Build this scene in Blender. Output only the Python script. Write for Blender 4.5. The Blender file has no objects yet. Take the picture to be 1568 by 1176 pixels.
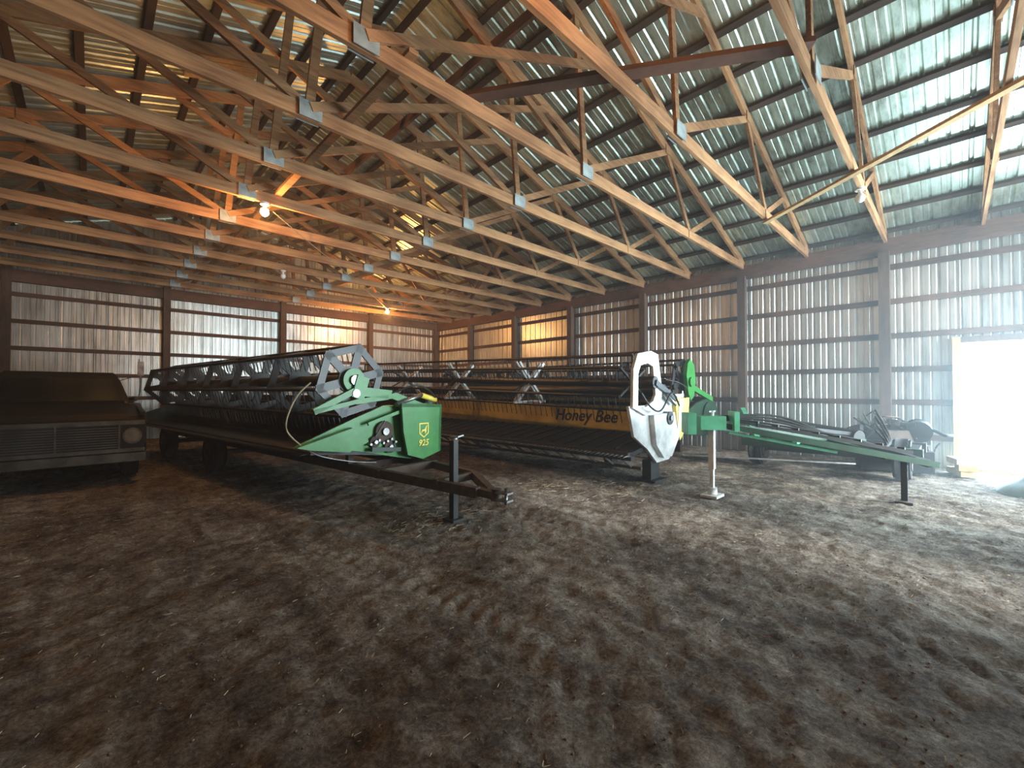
import bpy, math, random
from mathutils import Vector, Matrix, noise
random.seed(7)
C=bpy.context; D=bpy.data

# ---------------------------------------------------------------- materials
def newmat(name):
    m=D.materials.new(name); m.use_nodes=True
    nt=m.node_tree; b=nt.nodes["Principled BSDF"]
    return m,nt,b
def ramp(nt,fac,stops):
    r=nt.nodes.new("ShaderNodeValToRGB")
    while len(r.color_ramp.elements)<len(stops): r.color_ramp.elements.new(0.5)
    for e,(p,c) in zip(r.color_ramp.elements,stops):
        e.position=p; e.color=(*c,1)
    nt.links.new(fac,r.inputs[0]); return r.outputs[0]
def tex(nt,scale=(1,1,1),nscale=5,detail=5,rough=.6,dist=0):
    tc=nt.nodes.new("ShaderNodeTexCoord"); mp=nt.nodes.new("ShaderNodeMapping")
    mp.inputs["Scale"].default_value=scale
    n=nt.nodes.new("ShaderNodeTexNoise"); n.inputs["Scale"].default_value=nscale
    n.inputs["Detail"].default_value=detail; n.inputs["Roughness"].default_value=rough
    n.inputs["Distortion"].default_value=dist
    nt.links.new(tc.outputs["Object"],mp.inputs[0]); nt.links.new(mp.outputs[0],n.inputs["Vector"])
    return n.outputs["Fac"]
def bump(nt,b,h,strength=.3,dist=.02):
    bn=nt.nodes.new("ShaderNodeBump"); bn.inputs["Strength"].default_value=strength
    bn.inputs["Distance"].default_value=dist
    nt.links.new(h,bn.inputs["Height"]); nt.links.new(bn.outputs[0],b.inputs["Normal"])
def paint(name,c1,c2=None,rough=.5,metal=0,ns=6,lo=.35,hi=.65):
    m,nt,b=newmat(name)
    if c2 is None: c2=tuple(x*.6 for x in c1)
    f=tex(nt,(1,1,1),ns,6)
    nt.links.new(ramp(nt,f,[(lo,c2),(hi,c1)]),b.inputs["Base Color"])
    b.inputs["Roughness"].default_value=rough; b.inputs["Metallic"].default_value=metal
    return m
def wood(name,c1,c2,stretch=(1,8,8)):
    m,nt,b=newmat(name)
    f=tex(nt,stretch,3,8,.65,.4)
    f2=tex(nt,(1,1,1),.9,3)
    mx=nt.nodes.new("ShaderNodeMath"); mx.operation='ADD'
    nt.links.new(f,mx.inputs[0]); nt.links.new(f2,mx.inputs[1])
    md=nt.nodes.new("ShaderNodeMath"); md.operation='MULTIPLY'; md.inputs[1].default_value=.5
    nt.links.new(mx.outputs[0],md.inputs[0])
    nt.links.new(ramp(nt,md.outputs[0],[(.38,c2),(.6,c1)]),b.inputs["Base Color"])
    b.inputs["Roughness"].default_value=.8
    bump(nt,b,f,.3,.01)
    return m
M={}
M['truss']=wood("truss_wood",(.50,.27,.125),(.18,.08,.035),(.6,9,9))
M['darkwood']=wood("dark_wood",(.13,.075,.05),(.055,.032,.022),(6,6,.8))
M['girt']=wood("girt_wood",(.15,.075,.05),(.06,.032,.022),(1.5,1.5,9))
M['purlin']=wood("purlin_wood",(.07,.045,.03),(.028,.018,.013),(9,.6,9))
M['tan']=wood("tan_wood",(.55,.38,.18),(.33,.20,.09),(6,6,1))
def corr(name,c1,c2,c3,st,ro=.38):
    m,nt,b=newmat(name)
    f=tex(nt,st,1.6,8,.7)
    g=tex(nt,(1,1,1),.35,4)
    a=nt.nodes.new("ShaderNodeMath"); a.operation='ADD'
    nt.links.new(f,a.inputs[0]); nt.links.new(g,a.inputs[1])
    h=nt.nodes.new("ShaderNodeMath"); h.operation='MULTIPLY'; h.inputs[1].default_value=.5
    nt.links.new(a.outputs[0],h.inputs[0])
    nt.links.new(ramp(nt,h.outputs[0],[(.34,c3),(.47,c2),(.62,c1)]),b.inputs["Base Color"])
    b.inputs["Metallic"].default_value=.8; b.inputs["Roughness"].default_value=ro
    return m
M['wallmetal']=corr("wall_galvanised",(.74,.76,.74),(.48,.50,.48),(.20,.19,.17),(6,6,.5))
M['roofmetal']=corr("roof_galvanised",(.80,.92,.84),(.50,.60,.52),(.17,.17,.13),(.5,6,6),.40)
M['plate']=paint("plate_metal",(.42,.48,.48),(.26,.30,.30),.65,.4)
M['green']=paint("green_paint",(.035,.25,.045),(.025,.18,.03),.38)
M['dgreen']=paint("dark_green_paint",(.012,.055,.024),(.007,.028,.013),.45)
M['mint']=paint("faded_green_paint",(.10,.42,.23),(.06,.28,.14),.5)
M['yellow']=paint("yellow_paint",(.84,.64,.15),(.60,.44,.09),.5,0,3)
M['white']=paint("white_paint",(.74,.75,.74),(.45,.46,.45),.4,0,5)
M['black']=paint("black_steel",(.014,.014,.014),(.006,.006,.006),.5)
M['reelblack']=paint("reel_grey_black",(.035,.037,.04),(.018,.018,.018),.4)
M['rubber']=paint("rubber",(.015,.015,.015),(.008,.008,.008),.85)
M['rust']=paint("rusty_steel",(.09,.058,.04),(.04,.028,.022),.7,.2,12)
M['steel']=paint("bare_steel",(.35,.35,.35),(.2,.19,.18),.4,.9,10)
M['chrome']=paint("chrome",(.24,.23,.21),(.12,.11,.10),.35,1,5)
M['truck']=paint("truck_paint",(.010,.008,.007),(.005,.004,.004),.45,0,3)
M['glass']=paint("dark_glass",(.008,.009,.01),(.006,.006,.007),.15)
M['lens']=paint("headlight_lens",(.28,.28,.25),(.16,.16,.14),.12)
M['logo']=paint("decal_yellow",(.95,.80,.15),(.9,.7,.1),.5)
M['ink']=paint("decal_black",(.02,.015,.01),(.015,.01,.01),.5)
M['porcelain']=paint("porcelain",(.8,.8,.78),(.7,.7,.68),.3)
M['cable']=paint("cable",(.45,.36,.22),(.3,.24,.15),.6)
M['tarp']=paint("tarp",(.10,.13,.11),(.05,.065,.055),.6,0,4)
m,nt,b=newmat("bulb_glow"); b.inputs["Emission Color"].default_value=(1,.66,.30,1); b.inputs["Emission Strength"].default_value=110
b.inputs["Base Color"].default_value=(1,.8,.5,1); M['bulb']=m
m,nt,b=newmat("bulb_off"); b.inputs["Base Color"].default_value=(.8,.85,.85,1); b.inputs["Roughness"].default_value=.15; M['bulboff']=m

# floor
m,nt,b=newmat("dirt_floor")
f1=tex(nt,(1,1,1),.9,6,.6,.3); f2=tex(nt,(1,1,1),7,12,.8,.3); f3=tex(nt,(1,1,1),45,6,.75)
f4=tex(nt,(2.2,.35,1),1.5,6,.65,.8)      # scuffed, dusty streaks along the driving direction
def mth(op,a,bb):
    n=nt.nodes.new("ShaderNodeMath"); n.operation=op
    for i,x in enumerate((a,bb)):
        if isinstance(x,(int,float)): n.inputs[i].default_value=x
        else: nt.links.new(x,n.inputs[i])
    return n.outputs[0]
mix=mth('ADD',mth('ADD',mth('MULTIPLY',f1,.20),mth('MULTIPLY',f4,.16)),mth('ADD',mth('MULTIPLY',f2,.37),mth('MULTIPLY',f3,.27)))
nt.links.new(ramp(nt,mix,[(.42,(.045,.028,.020)),(.47,(.15,.11,.082)),(.52,(.32,.27,.215)),(.585,(.66,.60,.52))]),b.inputs["Base Color"])
b.inputs["Roughness"].default_value=.95
bump(nt,b,mth('ADD',f2,mth('MULTIPLY',f3,.6)),1.0,.10)
M['dirt']=m
m,nt,b=newmat("outside_gravel")
f=tex(nt,(1,1,1),3,8)
nt.links.new(ramp(nt,f,[(.35,(.6,.6,.46)),(.6,(.8,.78,.66))]),b.inputs["Base Color"]); b.inputs["Roughness"].default_value=1
M['gravel']=m
M['clod']=paint("dirt_clod",(.22,.16,.12),(.09,.06,.04),.95,0,8)
M['straw']=paint("straw",(.62,.52,.34),(.38,.29,.17),.8,0,8)

# ---------------------------------------------------------------- mesh builder
class MB:
    def __init__(s,name,Mx=None):
        s.name=name; s.v=[]; s.f=[]; s.mi=[]; s.sm=[]; s.mats=[]; s.M=Mx or Matrix.Identity(4)
    def mid(s,k):
        if k not in s.mats: s.mats.append(k)
        return s.mats.index(k)
    def add(s,vs,fs,mat,smooth=False):
        o=len(s.v); s.v+= [s.M@Vector(v) for v in vs]
        i=s.mid(mat)
        for k,f in enumerate(fs):
            s.f.append([o+x for x in f]); s.mi.append(i)
            s.sm.append(smooth[k] if isinstance(smooth,list) else smooth)
    def box(s,c,sz,mat,R=None):
        c=Vector(c); vs=[]
        for x in(-.5,.5):
            for y in(-.5,.5):
                for z in(-.5,.5):
                    p=Vector((x*sz[0],y*sz[1],z*sz[2]))
                    if R is not None: p=R@p
                    vs.append(c+p)
        s.add(vs,[(0,1,3,2),(4,6,7,5),(0,4,5,1),(2,3,7,6),(0,2,6,4),(1,5,7,3)],mat)
    def bx(s,x0,x1,y0,y1,z0,z1,mat): s.box(((x0+x1)/2,(y0+y1)/2,(z0+z1)/2),(abs(x1-x0),abs(y1-y0),abs(z1-z0)),mat)
    def beam(s,a,b2,w,h,mat):
        a=Vector(a); b2=Vector(b2); d=(b2-a); L=d.length; d.normalize()
        up=Vector((0,0,1)) if abs(d.z)<.999 else Vector((1,0,0))
        sx=d.cross(up).normalized(); u=sx.cross(d)
        R=Matrix((sx,d,u)).transposed()
        s.box((a+b2)/2,(w,L,h),mat,R)
    def cyl(s,a,b2,r,mat,n=14,r2=None,caps=True):
        a=Vector(a); b2=Vector(b2); r2=r if r2 is None else r2
        d=(b2-a).normalized(); t=Vector((0,0,1)) if abs(d.z)<.9 else Vector((1,0,0))
        p=d.cross(t).normalized(); q=d.cross(p)
        vs=[]
        for c,rr in((a,r),(b2,r2)):
            for i in range(n):
                an=2*math.pi*i/n; vs.append(c+(p*math.cos(an)+q*math.sin(an))*rr)
        fs=[(i,(i+1)%n,n+(i+1)%n,n+i) for i in range(n)]; sm=[True]*n
        if caps: fs+= [tuple(range(n)),tuple(range(2*n-1,n-1,-1))]; sm+=[False,False]
        s.add(vs,fs,mat,sm)
    def tube(s,pts,r,mat,n=7):
        pts=[Vector(p) for p in pts]
        P=[]
        for i in range(len(pts)-1):   # catmull rom
            p0=pts[max(i-1,0)];p1=pts[i];p2=pts[i+1];p3=pts[min(i+2,len(pts)-1)]
            for k in range(6):
                t=k/6; P.append(.5*((2*p1)+(p2-p0)*t+(2*p0-5*p1+4*p2-p3)*t*t+(3*p1-p0-3*p2+p3)*t**3))
        P.append(pts[-1])
        vs=[];fs=[]
        for i,p in enumerate(P):
            d=(P[min(i+1,len(P)-1)]-P[max(i-1,0)]).normalized()
            t=Vector((0,0,1)) if abs(d.z)<.9 else Vector((1,0,0))
            a=d.cross(t).normalized(); q=d.cross(a)
            for k in range(n):
                an=2*math.pi*k/n; vs.append(p+(a*math.cos(an)+q*math.sin(an))*r)
        for i in range(len(P)-1):
            for k in range(n):
                fs.append((i*n+k,i*n+(k+1)%n,(i+1)*n+(k+1)%n,(i+1)*n+k))
        s.add(vs,fs,mat,True)
    def ext(s,poly,a0,a1,mat,ax='x'):
        """poly in the other two axes, extruded along ax"""
        n=len(poly); vs=[]
        for a in(a0,a1):
            for p,q in poly:
                vs.append((a,p,q) if ax=='x' else (p,a,q))
        fs=[tuple(range(n)),tuple(range(2*n-1,n-1,-1))]+[(i,(i+1)%n,n+(i+1)%n,n+i) for i in range(n)]
        s.add(vs,fs,mat)
    def ringext(s,outer,inner,a0,a1,mat):
        n=len(outer); vs=[]
        for a in(a0,a1):
            for P in(outer,inner):
                for p,q in P: vs.append((a,p,q))
        fs=[]
        for i in range(n):
            j=(i+1)%n
            fs+=[(i,j,n+j,n+i),(2*n+i,3*n+i,3*n+j,2*n+j),(i,2*n+i,2*n+j,j),(n+i,n+j,3*n+j,3*n+i)]
        s.add(vs,fs,mat)
    def wheel(s,c,r,w,axis,mat='rubber',hub='rust'):
        c=Vector(c); ax=Vector(axis).normalized()
        s.cyl(c-ax*w/2,c+ax*w/2,r*.94,mat,28); s.cyl(c-ax*w*.36,c+ax*w*.36,r,mat,28)
        s.cyl(c-ax*(w/2+.012),c+ax*(w/2+.012),r*.55,hub,20); s.cyl(c-ax*(w/2+.04),c+ax*(w/2+.04),r*.16,hub,12)
    def text(s,txt,size,Mx,mat,extr=.004):
        cu=D.curves.new("t",'FONT'); cu.body=txt; cu.size=size; cu.extrude=extr; cu.shear=.25; cu.offset=size*.012
        ob=D.objects.new("t",cu); C.scene.collection.objects.link(ob); C.view_layer.update()
        me=ob.to_mesh(); vs=[Mx@v.co for v in me.vertices]; fs=[tuple(p.vertices) for p in me.polygons]
        ob.to_mesh_clear(); D.objects.remove(ob); D.curves.remove(cu)
        s.add(vs,fs,mat)
    def done(s,origin=None):
        me=D.meshes.new(s.name); o=Vector(origin) if origin else Vector((0,0,0))
        me.from_pydata([v-o for v in s.v],[],s.f)
        for k in s.mats: me.materials.append(M[k])
        me.polygons.foreach_set("material_index",s.mi); me.polygons.foreach_set("use_smooth",s.sm)
        me.update()
        ob=D.objects.new(s.name,me); ob.location=o; C.scene.collection.objects.link(ob)
        return ob

# ---------------------------------------------------------------- barn dims
XW,XL,YB,YF=10.54,-4.45,15.46,-3.6
XR=(XW+XL)/2; H=4.14; SL=.32
def roofz(x): return H+SL*(XW-XR-abs(x-XR))
PER=.2286
def prof(s0,s1):
    out=[]; s=s0
    while s<s1:
        for d,h in((0,0),(.018,.02),(.042,.02),(.06,0),(.115,0),(.122,.005),(.140,.005),(.147,0)):
            if s+d<s1: out.append((s+d,h))
        s+=PER
    out.append((s1,0)); return out
def sheet(mb,s0,s1,pos,axis,sign,zlo,zhi,mat='wallmetal'):
    P=prof(s0,s1); vs=[];fs=[]
    for s,h in P:
        for z in(zlo,zhi(s) if callable(zhi) else zhi):
            vs.append((s,pos+sign*h,z) if axis=='x' else (pos+sign*h,s,z))
    for i in range(len(P)-1): fs.append((2*i,2*i+2,2*i+3,2*i+1))
    mb.add(vs,fs,mat)
GZ=[.5,1.12,1.72,2.34,2.98,3.62]
# back wall
w=MB("wall_back")
sheet(w,XL-.1,XW+.1,YB+.1,'x',1,-.1,lambda x:roofz(x)+.16)
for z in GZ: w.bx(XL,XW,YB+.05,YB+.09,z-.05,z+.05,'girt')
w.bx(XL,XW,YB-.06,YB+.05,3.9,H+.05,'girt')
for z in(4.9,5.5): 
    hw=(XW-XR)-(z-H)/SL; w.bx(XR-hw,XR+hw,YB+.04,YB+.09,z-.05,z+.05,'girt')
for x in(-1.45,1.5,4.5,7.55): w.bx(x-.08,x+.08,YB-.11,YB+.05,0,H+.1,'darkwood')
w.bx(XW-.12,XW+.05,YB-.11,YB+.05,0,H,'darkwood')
w.done()
# right wall with a doorway
DY0,DY1,DZ=-1.5,-.09,2.14
w=MB("wall_right")
sheet(w,DY1,YB+.1,XW+.1,'y',1,-.1,H+.16)
sheet(w,DY0,DY1,XW+.1,'y',1,DZ,H+.16)
sheet(w,YF-.1,DY0,XW+.1,'y',1,-.1,H+.16)
for z in GZ:
    if z<DZ:
        w.bx(XW+.05,XW+.09,DY1,YB,z-.05,z+.05,'girt'); w.bx(XW+.05,XW+.09,YF,DY0,z-.05,z+.05,'girt')
    else: w.bx(XW+.05,XW+.09,YF,YB,z-.05,z+.05,'girt')
w.bx(XW-.03,XW+.05,YF,YB,3.84,H,'girt')
for i in range(9):
    yy=.88+2.44*(i-1)
    if yy>15: break
    w.bx(XW-.11,XW+.05,yy-.08,yy+.08,0,3.9,'darkwood') if not DY0<yy<DY1 else None
w.done()
t=MB("trim_door")
t.bx(XW-.02,XW+.14,DY1,DY1+.1,0,DZ+.1,'tan'); t.bx(XW-.02,XW+.14,DY0-.1,DY0,0,DZ+.1,'tan')
t.bx(XW-.02,XW+.14,DY0,DY1,DZ,DZ+.1,'darkwood'); t.bx(XW-.02,XW+.14,DY0,DY1,-.05,.035,'tan')
t.done()
# left wall
w=MB("wall_left"); sheet(w,YF-.1,YB+.1,XL-.1,'y',-1,-.1,H+.16)
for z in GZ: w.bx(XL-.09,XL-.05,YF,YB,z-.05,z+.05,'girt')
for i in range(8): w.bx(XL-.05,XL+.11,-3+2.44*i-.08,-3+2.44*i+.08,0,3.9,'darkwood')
w.done()
# unseen front wall: two openings and closed strip shaped for the sun band
OP=((3.85,4.75),(6.2,10.1)); OZ=3.9
w=MB("wall_front")
segs=[(XL-.1,OP[0][0]),(OP[0][1],OP[1][0]),(OP[1][1],XW+.1)]
for s0,s1 in segs: sheet(w,s0,s1,YF-.1,'x',-1,-.1,lambda x:roofz(x)+.16)
for s0,s1 in OP: sheet(w,s0,s1,YF-.1,'x',-1,OZ,lambda x:roofz(x)+.16)
for z in GZ: w.bx(XL,OP[0][0],YF-.09,YF-.05,z-.05,z+.05,'girt'); w.bx(OP[0][1],OP[1][0],YF-.09,YF-.05,z-.05,z+.05,'girt')
for x in(-1.45,OP[0][0]-.08,OP[0][1]+.08,OP[1][0]-.08,OP[1][1]+.08): w.bx(x-.07,x+.07,YF-.05,YF+.05,0,H+.1,'darkwood')
w.done()
# ceiling (metal roof on purlins)
w=MB("ceiling")
P=prof(YF-.3,YB+.3)
for sgn in(1,-1):
    vs=[];fs=[]
    for s,h in P:
        for d in(-.02,XW-XR+.35):
            vs.append((XR+sgn*d,s,H+SL*(XW-XR-d)+.17+h))
    for i in range(len(P)-1): fs.append((2*i,2*i+2,2*i+3,2*i+1))
    w.add(vs,fs,'roofmetal')
    d=.15
    while d<XW-XR+.2:
        x=XR+sgn*d; R=Matrix.Rotation(sgn*math.atan(SL),3,'Y')
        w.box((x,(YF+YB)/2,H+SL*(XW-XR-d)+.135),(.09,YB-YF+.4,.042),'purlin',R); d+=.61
R=Matrix.Rotation(-math.atan(SL),3,'Y')
for i in range(6): w.box((1.35,7.15+.13*i,roofz(1.35)+.10),(.9,.115,.02),'tan',R)
w.done()

# ---------------------------------------------------------------- trusses
t=MB("roof_truss")
def tb(x0,z0,x1,z1,y=0,h=.09,wd=.04): t.beam((x0,y,z0),(x1,y,z1),wd,h,'truss')
BZ=H+.0
tb(XL,BZ,XW,BZ,0,.15,.045)
tb(XL-.2,roofz(XL)+.0,XR,roofz(XR)+.02,0,.15,.045); tb(XR,roofz(XR)+.02,XW+.2,roofz(XW),0,.15,.045)
def m2(x): return 2*XR-x
for x0,a,x1,y in((4.54,'b',6.83,.0),(7.7,'b',6.83,.0),(7.7,'b',8.7,0),(4.54,'b',4.35,0),(4.54,'b',.9,.045)):
    z1=roofz(x1)-.02
    tb(x0,BZ+.04,x1,z1,y); tb(m2(x0),BZ+.04,m2(x1),z1,-y)
for x in(4.54,m2(4.54)):
    for s in(-1,1): t.box((x,s*.052,BZ+.01),(.22,.008,.17),'plate')
for x in(6.83,m2(6.83),7.7,m2(7.7)):
    zz=BZ if x in(7.7,m2(7.7)) else roofz(x)
    for s in(-1,1): t.box((x,s*.03,zz),(.16,.008,.13),'truss')
first=t.done()
TY=[2.08+1.225*k for k in range(-4,11)]
first.location.y=TY[0]
for i,yy in enumerate(TY[1:]):
    o=D.objects.new("roof_truss",first.data); o.location=(0,yy,0); C.scene.collection.objects.link(o)
# braces
b_=MB("truss_brace")
b_.beam((5.6,-.7,H-.10),(7.75,2.1,H-.10),.08,.035,'tan')
b_.beam((4.3,.8,H+.10),(2.6,3.4,H+.10),.14,.045,'girt')
b_.beam((1.95,3.2,H+.10),(1.95,15.2,H+.10),.09,.042,'truss')
b_.beam((XR+.15,-3,5.2),(XR+.15,15.2,5.2),.042,.12,'girt')
b_.beam((.2,3.3,roofz(.2)-.15),(-2.5,10,roofz(-2.5)-.15),.09,.04,'truss')
b_.beam((5.5,5.7,H+.10),(8.6,10.7,H+.10),.09,.04,'truss')
b_.done()

# ---------------------------------------------------------------- floor
def fz(x,y):
    v=Vector((x,y,0))
    z=.035*noise.noise(v*.5)+.024*noise.noise(v*1.7)+.018*noise.noise(v*5)+.016*noise.noise(v*11)
    if -1<x<8 and -3<y<8:
        z+=.014*noise.noise(v*21)
        for cx in(1.45+.35*math.sin(y*.8),3.3+.35*math.sin(y*.8)):   # tyre tracks
            dx=abs(x-cx)
            if dx<.24 and y<5.2: z-=(.022+.014*math.sin((y+.7*dx)*42))*(1-(dx/.24)**4)*min(1,(5.2-y))*(.6+.8*noise.noise(Vector((x*2,y*2,7))))
    return z-.02
st=.04; nx=int((XW+.1-XL+.1)/st); ny=int((YB+.1-YF+.1)/st)
vs=[];fs=[]
for j in range(ny+1):
    y=YF-.1+j*st
    for i in range(nx+1):
        x=XL-.1+i*st; vs.append((x,y,fz(x,y)))
for j in range(ny):
    for i in range(nx):
        a=j*(nx+1)+i; fs.append((a,a+1,a+nx+2,a+nx+1))
me=D.meshes.new("floor"); me.from_pydata(vs,[],fs); me.materials.append(M['dirt'])
me.polygons.foreach_set("use_smooth",[True]*len(fs)); me.update()
o=D.objects.new("floor",me); C.scene.collection.objects.link(o)
g=MB("ground"); g.add([(-60,-60,-.12),(80,-60,-.12),(80,60,-.12),(-60,60,-.12)],[(0,1,2,3)],'gravel'); g.done()

# litter
cl=MB("straw_litter")
for i in range(2600):
    x=random.uniform(-.6,9.0); y=random.uniform(-1.5,7)
    if random.random()<.5: x=random.uniform(0,4.5); y=random.uniform(0,3.5)
    if x*x+y*y<1.1: continue
    r=random.uniform(.003,.009)
    c=Vector((x,y,fz(x,y)+r*.2)); vs=[]
    for d in((1,0,0),(-1,0,0),(0,1,0),(0,-1,0),(0,0,.7),(0,0,-1)):
        vs.append(c+Vector(d)*r*random.uniform(.6,1.3)+Vector((random.uniform(-1,1),random.uniform(-1,1),0))*r*.3)
    cl.add(vs,[(0,2,4),(2,1,4),(1,3,4),(3,0,4),(2,0,5),(1,2,5),(3,1,5),(0,3,5)],'clod',True)
sw=cl
def straw(x,y,L):
    a=random.uniform(0,6.28); d=Vector((math.cos(a),math.sin(a),random.uniform(-.1,.15)))*L/2
    c=Vector((x,y,fz(x,y)+.005+abs(d.z))); n=Vector((-d.y,d.x,0)).normalized()*.0012
    up=Vector((0,0,.002))
    sw.add([c-d-n,c-d+n,c+d+n,c+d-n,c-d+up,c+d+up],[(0,4,5,3),(1,2,5,4)],'straw')
for i in range(2800): straw(random.uniform(-.5,9),random.uniform(-1,7),random.uniform(.01,.04))
for cx,cy in((2.6,3.7),(4.7,4.0),(5.2,3.2)):
    for i in range(170): straw(random.gauss(cx,.28),random.gauss(cy,.22),random.uniform(.03,.10))
sw.done()

# ---------------------------------------------------------------- headers
def frame(ox,oy,ang):
    u=Vector((math.cos(ang),math.sin(ang),0)); v=Vector((math.sin(ang),-math.cos(ang),0))
    Mx=Matrix.Identity(4)
    for i in range(3): Mx[i][0]=u[i]; Mx[i][1]=v[i]; Mx[i][2]=(0,0,1)[i]
    Mx[0][3]=ox; Mx[1][3]=oy
    return Mx
def reel(h,u0,u1,v0,z0,z1,R,nb,sp,matsp,matbat,tine=True,style='plate',ph=0.26):
    zc=lambda u:z0+(z1-z0)*(u-u0)/(u1-u0)
    h.cyl((u0,v0,z0),(u1,v0,z1),.07,matbat,14)
    A=[ph+2*math.pi*k/nb for k in range(nb)]
    for a in A:
        dv,dz=R*math.cos(a),R*math.sin(a)
        h.cyl((u0,v0+dv,z0+dz),(u1,v0+dv,z1+dz),.022,matbat,8)
        if tine:
            u=u0+.08
            while u<u1-.05:
                z=zc(u)+dz; h.beam((u,v0+dv,z),(u,v0+dv+.05,z-.20),.010,.010,matbat); u+=.125
    n=max(2,int(round((u1-u0)/sp)))
    for k in range(n+1):
        u=u0+(u1-u0)*k/n; z=zc(u)
        if style=='plate':
            Ro=[(v0+R*1.04*math.cos(a),z+R*1.04*math.sin(a)) for a in A]
            Ri=[(v0+R*.82*math.cos(a),z+R*.82*math.sin(a)) for a in A]
            mt=matsp if k==0 else matbat
            h.ringext(Ro,Ri,u-.012,u+.012,mt)
            Rh=[(v0+.17*math.cos(a),z+.17*math.sin(a)) for a in [2*math.pi*i/16 for i in range(16)]]
            h.ext(Rh,u-.016,u+.016,mt)
            for a in A: h.beam((u,v0,z),(u,v0+R*math.cos(a),z+R*math.sin(a)),.024,.10,mt)
        else:
            for a in A:
                h.beam((u,v0,z),(u,v0+R*math.cos(a),z+R*math.sin(a)),.03,.03,matsp)
def auger(h,u0,u1,v,z,r,R,mat,pitch=.5):
    h.cyl((u0,v,z),(u1,v,z),r,mat,18)
    n=int((u1-u0)/pitch*12); vs=[];fs=[];mid=(u0+u1)/2
    for i in range(n+1):
        u=u0+(u1-u0)*i/n; a=2*math.pi*i/12*(1 if u<mid else -1)
        for rr in(r,R): vs.append((u,v+rr*math.cos(a),z+rr*math.sin(a)))
    for i in range(n): fs.append((2*i,2*i+1,2*i+3,2*i+2))
    h.add(vs,fs,mat,True)
def guards(h,u0,u1,v,z,mat,step=.076):
    h.bx(u0,u1,v,v+.09,z-.02,z+.015,mat)
    u=u0
    while u<u1:
        h.cyl((u,v,z),(u,v-.13,z-.012),.014,mat,5,.003); u+=step
# --- green header with auger
L=7.65; a1=math.radians(97.3)
h=MB("combine_header",frame(2.22,5.0,a1))
reel(h,.02,L-.1,0,1.457,1.457,.44,6,1.3,'reelblack','black')
for k in (0,):
    h.cyl((-.05,0,1.457),(.03,0,1.457),.14,'green',24); h.cyl((-.08,0,1.457),(-.04,0,1.457),.06,'steel',16)
# reel arm
for p,q,hh in(((-.5,1.10),(-.02,1.33),.07),((-.02,1.33),(.5,1.28),.11),((.5,1.28),(1.28,1.02),.09),((-.5,1.10),(.0,1.2),.05),((0,1.2),(.45,1.25),.06)):
    h.beam((-.06,p[0],p[1]),(-.06,q[0],q[1]),.06,hh,'green')
h.beam((-.07,.02,1.24),(-.07,.1,1.5),.05,.16,'green'); h.cyl((-.10,.0,1.30),(-.02,.0,1.30),.05,'steel',12)
h.cyl((-.12,.55,1.16),(-.12,.95,1.27),.028,'steel',10); h.cyl((-.12,.95,1.27),(-.12,1.2,1.20),.036,'logo',10)
# end sheet + divider
side=[(-.66,.74),(-.5,.80),(.02,1.0),(.42,1.14),(1.22,1.16),(1.24,.52),(.85,.42),(.5,.50),(.1,.60),(-.5,.70)]
h.ext(side,-.015,.015,'green'); h.ext(side,L-.015,L+.015,'dgreen')
h.ext([(-.70,.73),(-.05,.90),(.1,.86),(.15,.72),(-.1,.62),(-.55,.69)],-.12,-.02,'green')
h.ext([(.60,1.17),(1.28,1.14),(1.26,.50),(.95,.42),(.70,.50),(.63,.80)],-.16,-.12,'green')
h.ext([(.60,1.17),(1.28,1.14),(1.27,1.10),(.60,1.12)],-.16,0,'green'); h.ext([(1.24,1.14),(1.28,1.14),(1.26,.5),(1.22,.5)],-.16,0,'green')
for cv,cz,r in((.42,.82,.13),(.28,.70,.07),(.50,.62,.08)):
    h.cyl((-.06,cv,cz),(-.02,cv,cz),r,'rust',20); h.cyl((-.09,cv,cz),(-.02,cv,cz),r*.35,'steel',12)
h.beam((-.06,.42,.95),(-.06,.28,.76),.02,.02,'black'); h.beam((-.06,.53,.76),(-.06,.57,.60),.02,.02,'black')
h.beam((-.1,.15,.93),(-.1,.6,1.06),.03,.04,'green'); h.beam((-.1,.2,.62),(-.1,.62,.58),.04,.05,'dgreen')
for k in range(7): h.cyl((-.1,.2+.06*k,.68+.02*(k%3)),(-.05,.2+.06*k,.68+.02*(k%3)),.016,'steel',8)
# logo (outline of a shield with leaping shape) and number
Tx=Matrix(((0,0,-1,-.165),(1,0,0,.86),(0,1,0,.60),(0,0,0,1)))
h.text("925",.115,Tx,'logo')
o_=[(.88,.90),(1.04,.90),(1.04,.76),(.96,.70),(.88,.76)]; i_=[(.895,.885),(1.025,.885),(1.025,.768),(.96,.718),(.895,.768)]
h.ringext(o_,i_,-.166,-.161,'logo')
h.ext([(.905,.76),(.93,.81),(.97,.815),(1.0,.86),(1.02,.87),(1.0,.83),(1.0,.78),(.975,.75),(.98,.79),(.94,.79)],-.166,-.161,'logo')
# body
h.ext([(-.45,.62),(.1,.56),(.8,.46),(1.15,.52),(1.15,.56),(.8,.50),(.1,.60),(-.45,.65)],0,L,'black')
h.ext([(1.12,.50),(1.17,.50),(1.17,1.22),(1.12,1.22)],0,L,'black')
h.beam((0,1.20,1.18),(L,1.20,1.18),.12,.12,'black'); h.beam((0,1.22,.55),(L,1.22,.55),.12,.14,'black')
auger(h,.04,L-.04,.62,.86,.19,.29,'black')
guards(h,0,L,-.5,.64,'black')
for u in (1.2,2.6,5.1,6.5): h.beam((u,1.22,.5),(u,1.22,1.2),.08,.06,'dgreen')
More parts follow.
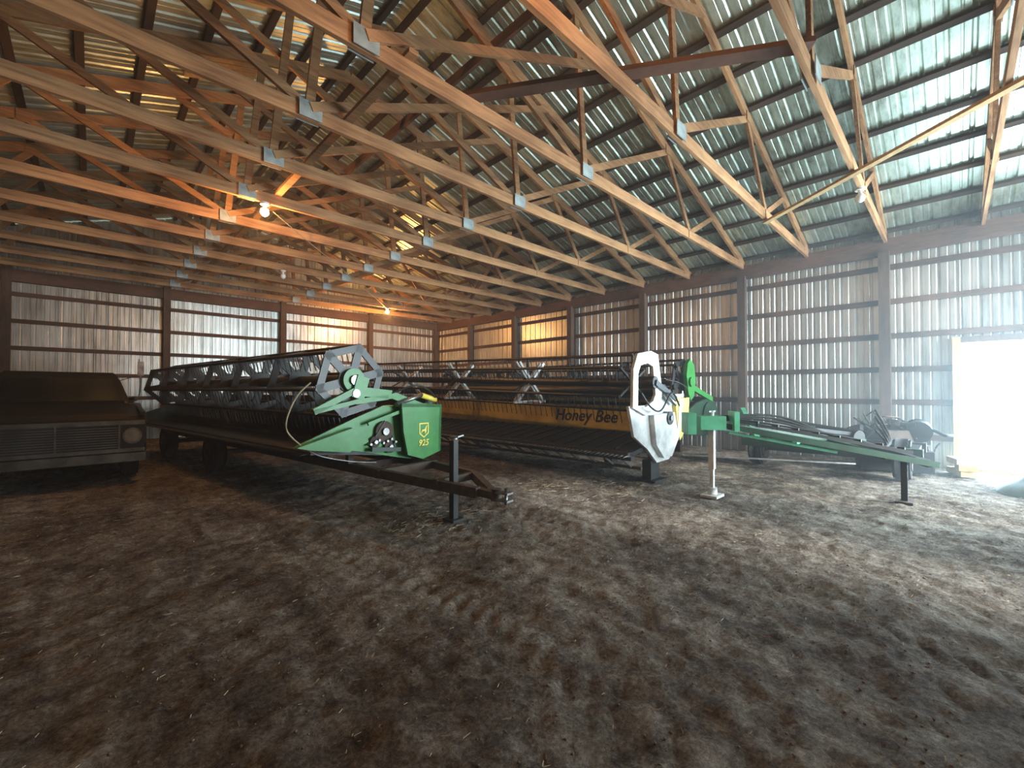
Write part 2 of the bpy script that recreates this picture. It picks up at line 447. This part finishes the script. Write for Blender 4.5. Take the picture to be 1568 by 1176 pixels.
# divider rods
h.tube([(-.05,-.62,.74),(-.09,-.80,.95),(-.12,-.72,1.25),(-.1,-.55,1.42)],.009,'cable')
h.tube([(-.05,-.62,.74),(-.12,-.45,.62),(-.15,-.1,.52),(-.12,.25,.46)],.009,'steel')
h.tube([(-.08,.5,1.3),(-.2,.8,1.4),(-.16,1.1,1.3),(-.1,1.25,1.1)],.012,'black')
h.done()
# --- trailer for it
tr=MB("header_trailer",frame(2.22,5.0,a1))
for v in(.15,.95): tr.beam((-.35,v,.37),(L-.2,v,.37),.08,.10,'rust')
for u in(.3,2.6,5.0,7.2):
    tr.beam((u,.15,.37),(u,.95,.37),.08,.08,'rust'); tr.beam((u,.95,.36),(u,.95,.48),.07,.07,'rust'); tr.beam((u,.15,.36),(u,.15,.555),.07,.07,'rust')
for u in(3.6,6.2):
    tr.beam((u,-.3,.30),(u,1.5,.30),.08,.08,'rust')
    for v in(-.3,1.5): tr.wheel((u,v,.30),.31,.18,(0,1,0))
tip=Vector((-2.0,.30,.34))
tr.beam((-.35,.15,.37),tip+Vector((.20,-.04,0)),.07,.10,'rust')
tr.beam((-.35,.95,.37),(-1.28,.76,.37),.07,.09,'rust'); tr.beam((-1.24,.78,.37),tip+Vector((.12,.06,0)),.07,.09,'rust')
tr.beam((-.35,.1,.37),(-.35,1.0,.37),.07,.10,'rust'); tr.beam((-1.27,.18,.37),(-1.27,.80,.37),.06,.08,'rust')
tr.beam(tip+Vector((.30,.02,0)),tip,.11,.07,'rust'); tr.cyl(tip+Vector((0,0,-.05)),tip+Vector((0,0,.06)),.05,'rust',12)
for s in(-.035,.035): tr.box(tip+Vector((-.09,0,s)),(.16,.09,.018),'steel')
tr.cyl(tip+Vector((-.12,0,-.07)),tip+Vector((-.12,0,.08)),.016,'steel',8)
tr.beam((-1.42,.30,0.0),(-1.42,.30,.82),.065,.065,'black'); tr.bx(-1.5,-1.34,.22,.38,-.01,.015,'black')
tr.cyl((-1.42,.30,.82),(-1.42,.30,.86),.045,'steel',10); tr.beam((-1.42,.30,.84),(-1.42,.44,.86),.014,.014,'steel')
tr.done()

# --- yellow draper header
L2=9.0; h=MB("draper_header",frame(5.92,3.12,math.radians(91)))
reel(h,.25,L2-.2,-.10,1.45,1.66,.42,6,2.2,'black','black',style='arm',ph=.5)
for k in range(5):   # white cross brackets that carry the bats
    u=.30+2.05*k; z=1.47+.21*u/L2
    if k>0:
        for dv in(-.045,.045):
            h.beam((u+dv,-.44,z-.38),(u+dv,.26,z+.32),.024,.045,'white'); h.beam((u+dv,.24,z-.38),(u+dv,-.40,z+.32),.024,.045,'white')
        h.beam((u,-.50,z-.40),(u,.34,z-.40),.045,.045,'white'); h.beam((u-.32,-.15,z-.40),(u+.32,-.15,z-.40),.035,.035,'white')
# reel carrying arms, rear tubes
h.cyl((0,.42,1.33),(L2,.42,1.33),.10,'black',18)
h.bx(0,L2,.48,.52,1.14,1.19,'yellow'); h.bx(0,L2,.49,.54,1.08,1.14,'black')
h.bx(0,L2,.50,.54,.66,1.08,'yellow'); h.bx(0,L2,.54,.70,.5,.66,'yellow'); h.beam((0,.7,.95),(L2,.7,.95),.14,.16,'yellow')
h.ext([(-.62,.47),(.50,.64),(.50,.56),(-.62,.42)],0,L2,'rubber')
u=.3
while u<L2-.2: h.beam((u,-.52,.50),(u,.46,.65),.03,.02,'black'); u+=.3
h.bx(0,L2,-.68,-.58,.42,.48,'black'); guards(h,0,L2,-.68,.44,'steel'); h.bx(0,L2,-.69,-.67,.455,.47,'rust')
h.bx(0,L2,-.60,-.50,.36,.42,'black')
u=.15
while u<L2: h.beam((u,-.66,.42),(u,-.3,.22),.02,.03,'rust'); u+=.3
h.bx(0,L2,-.32,-.28,.20,.24,'rust')
Tx=Matrix(((-1,0,0,2.22),(0,0,-1,.495),(0,1,0,.78),(0,0,0,1)))
h.text("Honey Bee",.30,Tx,'ink')
# end shield, outboard side
frameo=[(-.72,1.10),(-.70,1.62),(-.58,1.84),(-.20,1.90),(.02,1.86),(.10,1.52),(.16,1.25),(.0,1.1),(-.35,.98)]
framei=[(-.58,1.12),(-.57,1.56),(-.50,1.68),(-.30,1.72),(-.14,1.68),(-.10,1.48),(-.06,1.28),(-.14,1.18),(-.36,1.10)]
h.ringext(frameo,framei,-.10,-.06,'white')
h.ext([(-.76,1.12),(-.1,1.12),(.2,1.26),(1.0,1.28),(.98,1.12),(.55,.98),(.75,.55),(.45,.28),(.05,.27),(-.25,.50),(-.62,.70)],-.06,-.02,'white')
h.ext([(-.2,.98),(.48,1.0),(.62,.60),(.38,.34),(.12,.34),(-.12,.55)],-.14,-.06,'white')
h.ext([(.55,1.20),(1.08,1.22),(1.02,.80),(.72,.55),(.62,.75)],-.12,-.05,'yellow')
h.ext([(.68,1.20),(.84,1.20),(.66,.60),(.60,.70)],-.13,-.04,'white')
h.cyl((-.12,-.10,1.45),(0.28,-.10,1.45),.09,'reelblack',16)
h.beam((-.12,-.12,1.45),(-.12,.55,1.2),.05,.08,'reelblack'); h.cyl((-.14,.15,1.28),(-.14,.5,1.12),.03,'steel',10)
h.cyl((-.16,.30,.92),(-.05,.30,.92),.10,'reelblack',16); h.cyl((-.18,.30,.92),(-.05,.30,.92),.04,'steel',10)
h.tube([(-.16,-.6,1.3),(-.2,-.4,1.1),(-.2,-.1,1.05),(-.2,.25,1.3),(-.18,.55,1.1)],.013,'black')
h.tube([(-.12,.2,1.5),(-.2,.5,1.45),(-.2,.8,1.35),(-.1,.95,1.2)],.012,'black')
h.ext([(-.72,.45),(1.0,.62),(1.0,1.2),(.5,1.3),(-.6,.9)],L2,L2+.04,'white')
for u in(1.0,4.4,7.9):
    h.beam((u,.62,.05),(u,.62,.6),.08,.08,'black'); h.wheel((u,.62,.26),.26,.16,(1,0,0))
h.bx(.0,.14,-.02,.24,0,.3,'black'); h.bx(-.1,.24,-.1,.3,-.01,.02,'black'); h.bx(L2-.14,L2,-.02,.24,0,.5,'black')
h.done()

# --- second green header behind
L3=7.4; h=MB("combine_header",frame(8.0,3.55,math.radians(90)))
reel(h,.05,L3-.1,0,1.49,1.49,.44,6,1.25,'reelblack','black')
h.ext([(-.16,1.62),(-.10,1.84),(.02,1.92),(.18,1.80),(.24,1.50),(.16,1.22),(.02,1.14),(-.08,1.28)],-.12,-.05,'green')
h.cyl((-.16,.0,1.49),(-.02,.0,1.49),.09,'green',16)
h.beam((-.04,0,1.45),(-.04,1.2,1.15),.06,.1,'green')
h.ext([(-.6,.60),(-.1,.90),(.4,1.08),(.9,1.16),(1.3,1.12),(1.5,.95),(1.52,.55),(.9,.42),(-.5,.55)],-.05,.0,'dgreen')
h.cyl((-.08,1.0,.80),(-.02,1.0,.80),.30,'dgreen',28); h.cyl((-.12,1.0,.80),(-.02,1.0,.80),.08,'green',14)
h.ext([(-.6,.60),(-.1,.90),(.9,1.16),(1.5,.95),(1.52,.55),(-.5,.55)],L3,L3+.03,'dgreen')
h.ext([(-.45,.55),(.8,.42),(1.3,.5),(1.3,.55),(.8,.47),(-.45,.6)],0,L3,'black'); h.bx(0,L3,1.28,1.33,.48,1.2,'black')
auger(h,.04,L3-.04,.7,.84,.19,.29,'black'); guards(h,0,L3,-.5,.57,'black')
for u in(.6,3.6,6.8):
    for v in(.0,1.2): h.bx(u,u+.12,v-.06,v+.06,-.01,.5,'rust')
h.done()

# ---------------------------------------------------------------- towed mower frame (green box, beams, jacks)
q=MB("towed_implement")
q.box((5.62,2.16,.93),(.30,.26,.17),'mint',Matrix.Rotation(-.9,3,'Z'))
q.box((5.45,2.36,.92),(.10,.30,.26),'mint',Matrix.Rotation(-.9,3,'Z')); q.box((5.80,1.94,.95),(.06,.22,.24),'mint',Matrix.Rotation(-.9,3,'Z'))
q.beam((5.59,2.13,.0),(5.59,2.13,.60),.045,.045,'white'); q.beam((5.59,2.13,.35),(5.59,2.13,.95),.065,.065,'white')
q.box((5.59,2.13,.02),(.24,.2,.03),'white'); q.cyl((5.59,2.13,.04),(5.59,2.13,.12),.06,'white',10)
q.cyl((5.59,2.13,.93),(5.59,2.13,1.08),.03,'white',10); q.beam((5.5,2.13,1.07),(5.7,2.13,1.07),.014,.014,'white')
q.beam((5.7,2.08,.90),(7.05,.14,.47),.07,.07,'dgreen'); q.beam((5.75,2.16,.99),(6.95,.35,.60),.04,.04,'black')
q.beam((5.72,2.22,.88),(8.3,.95,.56),.07,.09,'dgreen'); q.beam((5.95,2.2,.96),(8.4,1.05,.66),.05,.05,'black')
q.beam((5.8,2.0,.80),(6.5,1.0,.58),.03,.03,'mint'); q.beam((6.3,1.4,.66),(7.1,1.5,.66),.05,.05,'mint')
for k in range(9):
    x=5.9+.13*k; q.box((x,2.16-(x-5.75)*1.44,1.0-(x-5.75)*.31),(.05,.07,.06),random.choice(('black','rust','dgreen')))
q.beam((7.0,.2,.48),(8.3,.9,.5),.07,.08,'black'); q.beam((6.75,.55,.55),(7.6,1.25,.6),.06,.07,'dgreen')
q.beam((6.92,.42,.0),(6.92,.42,.56),.06,.06,'black'); q.box((6.92,.42,.015),(.24,.16,.03),'rust')
q.beam((6.15,2.75,.40),(7.5,.95,.33),.02,.02,'steel')
for i in range(4):
    q.tube([(5.8,2.1,1.0),(6.2+.1*i,1.6,.9+.03*i),(6.7+.1*i,.95,.76-.03*i),(7.2+.15*i,.6,.62),(8.2,.8,.75+.1*i)],.014,'rubber')
q.beam((8.2,.3,.45),(8.2,2.6,.45),.12,.14,'dgreen'); q.beam((9.2,.3,.45),(9.2,2.6,.45),.12,.14,'black')
for y in(.4,1.4,2.5): q.beam((8.2,y,.45),(9.2,y,.45),.1,.1,'black')
for y in(.55,2.5):
    q.wheel((8.75,y,.30),.31,.2,(0,1,0))
q.beam((8.75,.5,.3),(8.75,2.5,.3),.07,.07,'black')
q.cyl((8.3,1.0,.62),(9.1,2.3,.72),.11,'black',14); q.box((8.7,1.9,.62),(.5,.6,.25),'dgreen')
q.beam((8.3,2.4,.5),(9.15,2.9,.95),.08,.1,'mint')
q.done()

# heap of parts by the wall
p=MB("machinery_parts")
random.seed(11)
p.box((9.75,.75,.20),(.95,.9,.34),'black',Matrix.Rotation(.2,3,'Z')); p.box((9.7,.7,.50),(.55,.5,.36),'rust',Matrix.Rotation(.5,3,'Z'))
p.cyl((9.4,.9,.5),(9.95,1.0,.62),.14,'black',16); p.cyl((9.5,.4,.66),(9.75,.42,.70),.17,'black',18); p.cyl((9.7,.75,.6),(9.72,.72,.84),.09,'rust',12)
p.cyl((9.3,.55,.3),(9.3,.7,.3),.19,'rust',20); p.cyl((9.28,.42,.3),(9.32,.55,.3),.1,'black',14)
for i in range(40):
    a=Vector((random.uniform(9.25,10.1),random.uniform(.25,1.25),random.uniform(.15,.8)))
    pts=[a]
    for k in range(3):
        a=a+Vector((random.uniform(-.25,.25),random.uniform(-.25,.25),random.uniform(-.12,.2))); a.x=min(max(a.x,9.25),10.3); a.z=min(max(a.z,.1),.95); pts.append(a)
    p.tube(pts,random.choice((.012,.018,.024)),random.choice(('rubber','black','rubber','black','rust')))
for i in range(22):
    p.box((random.uniform(9.35,10.05),random.uniform(.3,1.2),random.uniform(.35,.8)),(random.uniform(.05,.25),random.uniform(.05,.2),random.uniform(.04,.12)),random.choice(('black','rust','black','dgreen')),Matrix.Rotation(random.uniform(0,3),3,(.3,.5,1)))
p.done()
l=MB("lumber_stack")
for k,(x,y,z,a,LL) in enumerate(((9.85,-.08,.05,.3,.55),(9.8,-.12,.14,.1,.5),(9.86,-.06,.22,.3,.4))):
    l.box((x,y,z),(LL,.2,.09),'tan',Matrix.Rotation(a,3,'Z'))
l.done()
# tarp mound
vs=[];fs=[];N=14;Rg=7
for j in range(Rg+1):
    for i in range(N):
        a=2*math.pi*i/N; r=.55*(j/Rg); z=.28*math.cos(j/Rg*math.pi/2)
        nn=noise.noise(Vector((math.cos(a)*r*4,math.sin(a)*r*4,3)))*.07*(1 if j<Rg else 0)
        vs.append((8.78+math.cos(a)*r,-.82+math.sin(a)*r*.8,z+nn-.02))
for j in range(Rg):
    for i in range(N): fs.append((j*N+i,j*N+(i+1)%N,(j+1)*N+(i+1)%N,(j+1)*N+i))
k=MB("tarp_mound"); k.add(vs,fs,'tarp',True); k.done()

# ---------------------------------------------------------------- pickup truck
T=Matrix.Translation((-.34,8.35,0))@Matrix.Diagonal((.93,.86,1,1))
t=MB("pickup_truck",T)
def arch(c,r,n=9): return [(c+r*math.cos(math.pi*i/n),.40+r*math.sin(math.pi*i/n)) for i in range(n+1)]
body=[(0.06,.40),(0,.55),(0,.88),(.10,.96),(1.45,1.12),(3.05,1.10),(5.0,1.08),(5.0,.42)]+arch(4.1,.44)+arch(.95,.44)
t.ext(body,-1.0,1.0,'truck')
hood=[(.04,.92),(.12,1.0),(1.4,1.17),(1.4,1.10),(.1,.92)]; t.ext(hood,-.78,.78,'truck')
b0=[(-.86,1.35),(.86,1.35),(.86,2.95),(-.86,2.95)]; r0=[(-.70,1.74),(.70,1.74),(.72,2.80),(-.72,2.80)]
vs=[(x,y,1.10) for x,y in b0]+[(x,y,1.57) for x,y in r0]+[(x*.92,y+(.06 if y<2 else -.06),1.63) for x,y in r0]
t.add(vs,[(0,1,5,4),(1,2,6,5),(2,3,7,6),(3,0,4,7),(4,5,9,8),(5,6,10,9),(6,7,11,10),(7,4,8,11),(8,9,10,11)],'truck')
def lerp(a,b_,f): return tuple(a[i]+(b_[i]-a[i])*f for i in range(3))
def qd(a,b_,c,d,off):
    t.add([tuple(Vector(p)+Vector(off)) for p in(a,b_,c,d)],[(0,1,2,3)],'glass')
ins=lambda P,s,u_: lerp(lerp(P[0],P[1],s),lerp(P[3],P[2],s),u_)
for P,off in(((vs[0],vs[1],vs[5],vs[4]),(0,-.012,.006)),((vs[1],vs[2],vs[6],vs[5]),(.012,0,.004)),((vs[3],vs[0],vs[4],vs[7]),(-.012,0,.004))):
    qd(ins(P,.06,.12),ins(P,.94,.12),ins(P,.94,.9),ins(P,.06,.9),off)
t.beam((-.82,1.38,1.14),(.82,1.38,1.14),.03,.03,'chrome')
# grille
t.bx(-.98,.98,-.03,.0,.84,.90,'chrome'); t.bx(-.98,.98,-.03,.0,.45,.50,'chrome')
for i in range(9): t.bx(-.68,.68,-.025,.01,.522+.034*i,.532+.034*i,'chrome')
t.bx(-.68,.68,-.005,.0,.5,.84,'black')
for x in(-.68,0,.68): t.bx(x-.010,x+.010,-.03,.01,.5,.84,'chrome')
for sx in(-1,1):
    t.bx(sx*.69,sx*.97,-.02,0,.50,.84,'truck')
    t.cyl((sx*.83,-.05,.68),(sx*.83,0,.68),.115,'chrome',24); t.cyl((sx*.83,-.065,.68),(sx*.83,-.04,.68),.09,'lens',24,None)
    t.beam((sx*.95,.0,1.0),(sx*.95,1.3,1.08),.06,.05,'truck')
    # mirrors
    t.tube([(sx*.86,1.45,1.15),(sx*.97,1.4,1.2),(sx*1.0,1.4,1.5),(sx*.98,1.42,1.86)],.012,'steel')
    t.beam((sx*.74,1.7,1.5),(sx*1.0,1.42,1.6),.012,.012,'steel'); t.box((sx*1.0,1.40,1.70),(.09,.03,.24),'steel')
    for yy in(.95,4.1): t.wheel((sx*.84,yy,.37),.38,.22,(1,0,0),hub='rust')
t.beam((-.98,-.10,.38),(.98,-.10,.38),.05,.12,'chrome'); 
for sx in(-1,1): t.beam((sx*.97,-.10,.38),(sx*1.03,.2,.38),.05,.12,'chrome'); t.beam((sx*.4,-.08,.4),(sx*.4,.3,.4),.05,.06,'black')
for sx in(-1,1): t.bx(sx*.92,sx*1.0,3.05,5.0,1.08,1.2,'truck')
t.bx(-1,1,4.95,5.0,1.08,1.2,'truck'); t.bx(-1,1,3.05,3.1,1.08,1.2,'truck')
t.bx(-.7,.7,.3,4.8,.32,.42,'black'); 
t.done()

# ---------------------------------------------------------------- lamps
def bulb(name,x,y,z,lit):
    e=MB(name); top=z+.1
    e.cyl((x,y,top),(x,y,top-.03),.06,'porcelain',16); e.cyl((x,y,top-.03),(x,y,top-.075),.03,'porcelain',14,.022)
    vs=[];fs=[];n=16;R=9
    for j in range(R+1):
        ph=math.pi*j/R; r=.058*math.sin(ph)*(1 if ph>1.4 else (.55+.45*math.sin(ph))); zz=.066*math.cos(ph)
        for i in range(n): vs.append((x+r*math.cos(2*math.pi*i/n),y+r*math.sin(2*math.pi*i/n),top-.13+zz))
    for j in range(R):
        for i in range(n): fs.append((j*n+i,j*n+(i+1)%n,(j+1)*n+(i+1)%n,(j+1)*n+i))
    e.add(vs,fs,'bulb' if lit else 'bulboff',True); e.done()
    if lit:
        ld=D.lights.new("bulb_light",'POINT'); ld.color=(1,.44,.13); ld.energy=lit; ld.shadow_soft_size=.05
        lo=D.objects.new("bulb_light",ld); lo.location=(x,y,top-.27); C.scene.collection.objects.link(lo)
bz=H-.075-.1
bulb("light_bulb",1.78,6.98,bz,125)
bulb("light_bulb",7.0,13.1,bz,280)
bulb("light_bulb",1.78,.855,bz,85)
bulb("light_bulb",7.4,.855,bz,0)
bulb("light_bulb",3.1,10.655,bz,0)
c=MB("electrical_cable")
pts=[(1.95,7.2,H-.09)]
for i in range(1,6): pts.append((1.8+ (6.9-1.8)*i/5,6.95+(12.95-6.95)*i/5,H-.10-.03*(i%2)))
c.tube(pts,.008,'cable'); c.done()

def area(name,loc,rot,sx,sy,e,col,spread=180):
    ld=D.lights.new(name,'AREA'); ld.shape='RECTANGLE'; ld.size=sx; ld.size_y=sy; ld.energy=e; ld.color=col; ld.spread=math.radians(spread)
    o=D.objects.new(name,ld); o.location=loc; o.rotation_euler=rot; C.scene.collection.objects.link(o); return o
area("doorway_daylight",((OP[1][0]+OP[1][1])/2,YF-.25,1.95),(math.radians(90),0,0),OP[1][1]-OP[1][0],3.8,900,(.74,.92,1),128)
area("side_door_daylight",(XW+.3,(DY0+DY1)/2,1.1),(math.radians(90),0,math.radians(90)),1.4,2.0,420,(.62,.86,1))
sl=D.lights.new("sun",'SUN'); sl.energy=6.5; sl.angle=math.radians(8); sl.color=(1,.97,.92)
EL=math.radians(27)
so=D.objects.new("sun",sl); so.rotation_euler=Vector((.02,math.cos(EL),-math.sin(EL))).to_track_quat('-Z','Y').to_euler()
so.location=(4,-12,10); C.scene.collection.objects.link(so)

# haze added as lens veil and bulb glow: thin everywhere, thicker by the door
def air(nm,dens,col):
    m=D.materials.new(nm); m.use_nodes=True; nt=m.node_tree; nt.nodes.clear()
    out=nt.nodes.new("ShaderNodeOutputMaterial"); vsn=nt.nodes.new("ShaderNodeVolumeScatter")
    vsn.inputs["Density"].default_value=dens; vsn.inputs["Anisotropy"].default_value=.3; vsn.inputs["Color"].default_value=col
    nt.links.new(vsn.outputs[0],out.inputs["Volume"]); return m
M['lensveil']=air("lens_veil_air",.007,(.92,.97,1,1)); M['lensveil2']=air("door_lens_veil",.024,(.78,.92,1,1))
dv=MB("lens_veil_haze"); dv.bx(XL,XW+.05,YF,YB,-.05,6.9,'lensveil')
vs=[];fs=[];N=20;R=12
for j in range(R+1):
    for i in range(N):
        ph=math.pi*j/R; a=2*math.pi*i/N
        vs.append((min(XW+.04,9.8+3.4*math.sin(ph)*math.cos(a)),max(YF+.01,.2+4.8*math.sin(ph)*math.sin(a)),max(-.04,1.6+2.9*math.cos(ph))))
for j in range(R):
    for i in range(N): fs.append((j*N+i,(j+1)*N+i,(j+1)*N+(i+1)%N,j*N+(i+1)%N))
dv.done()
d2=MB("lens_veil_haze"); d2.add(vs,fs,'lensveil2'); d2.done()

wd=D.worlds.new("World"); C.scene.world=wd; wd.use_nodes=True
bg=wd.node_tree.nodes["Background"]; bg.inputs[0].default_value=(.84,.94,1,1); bg.inputs[1].default_value=1.7

cam=D.cameras.new("Camera"); co=D.objects.new("Camera",cam); C.scene.collection.objects.link(co)
co.location=(0,0,1.34); cam.sensor_width=36; cam.lens=15.15; cam.clip_start=.02
f=Vector((math.cos(math.radians(45.7)),math.sin(math.radians(45.7)),math.tan(math.radians(.8))))
co.rotation_euler=f.to_track_quat('-Z','Y').to_euler()
C.scene.camera=co
C.scene.view_settings.view_transform='Standard'
C.scene.view_settings.exposure=0
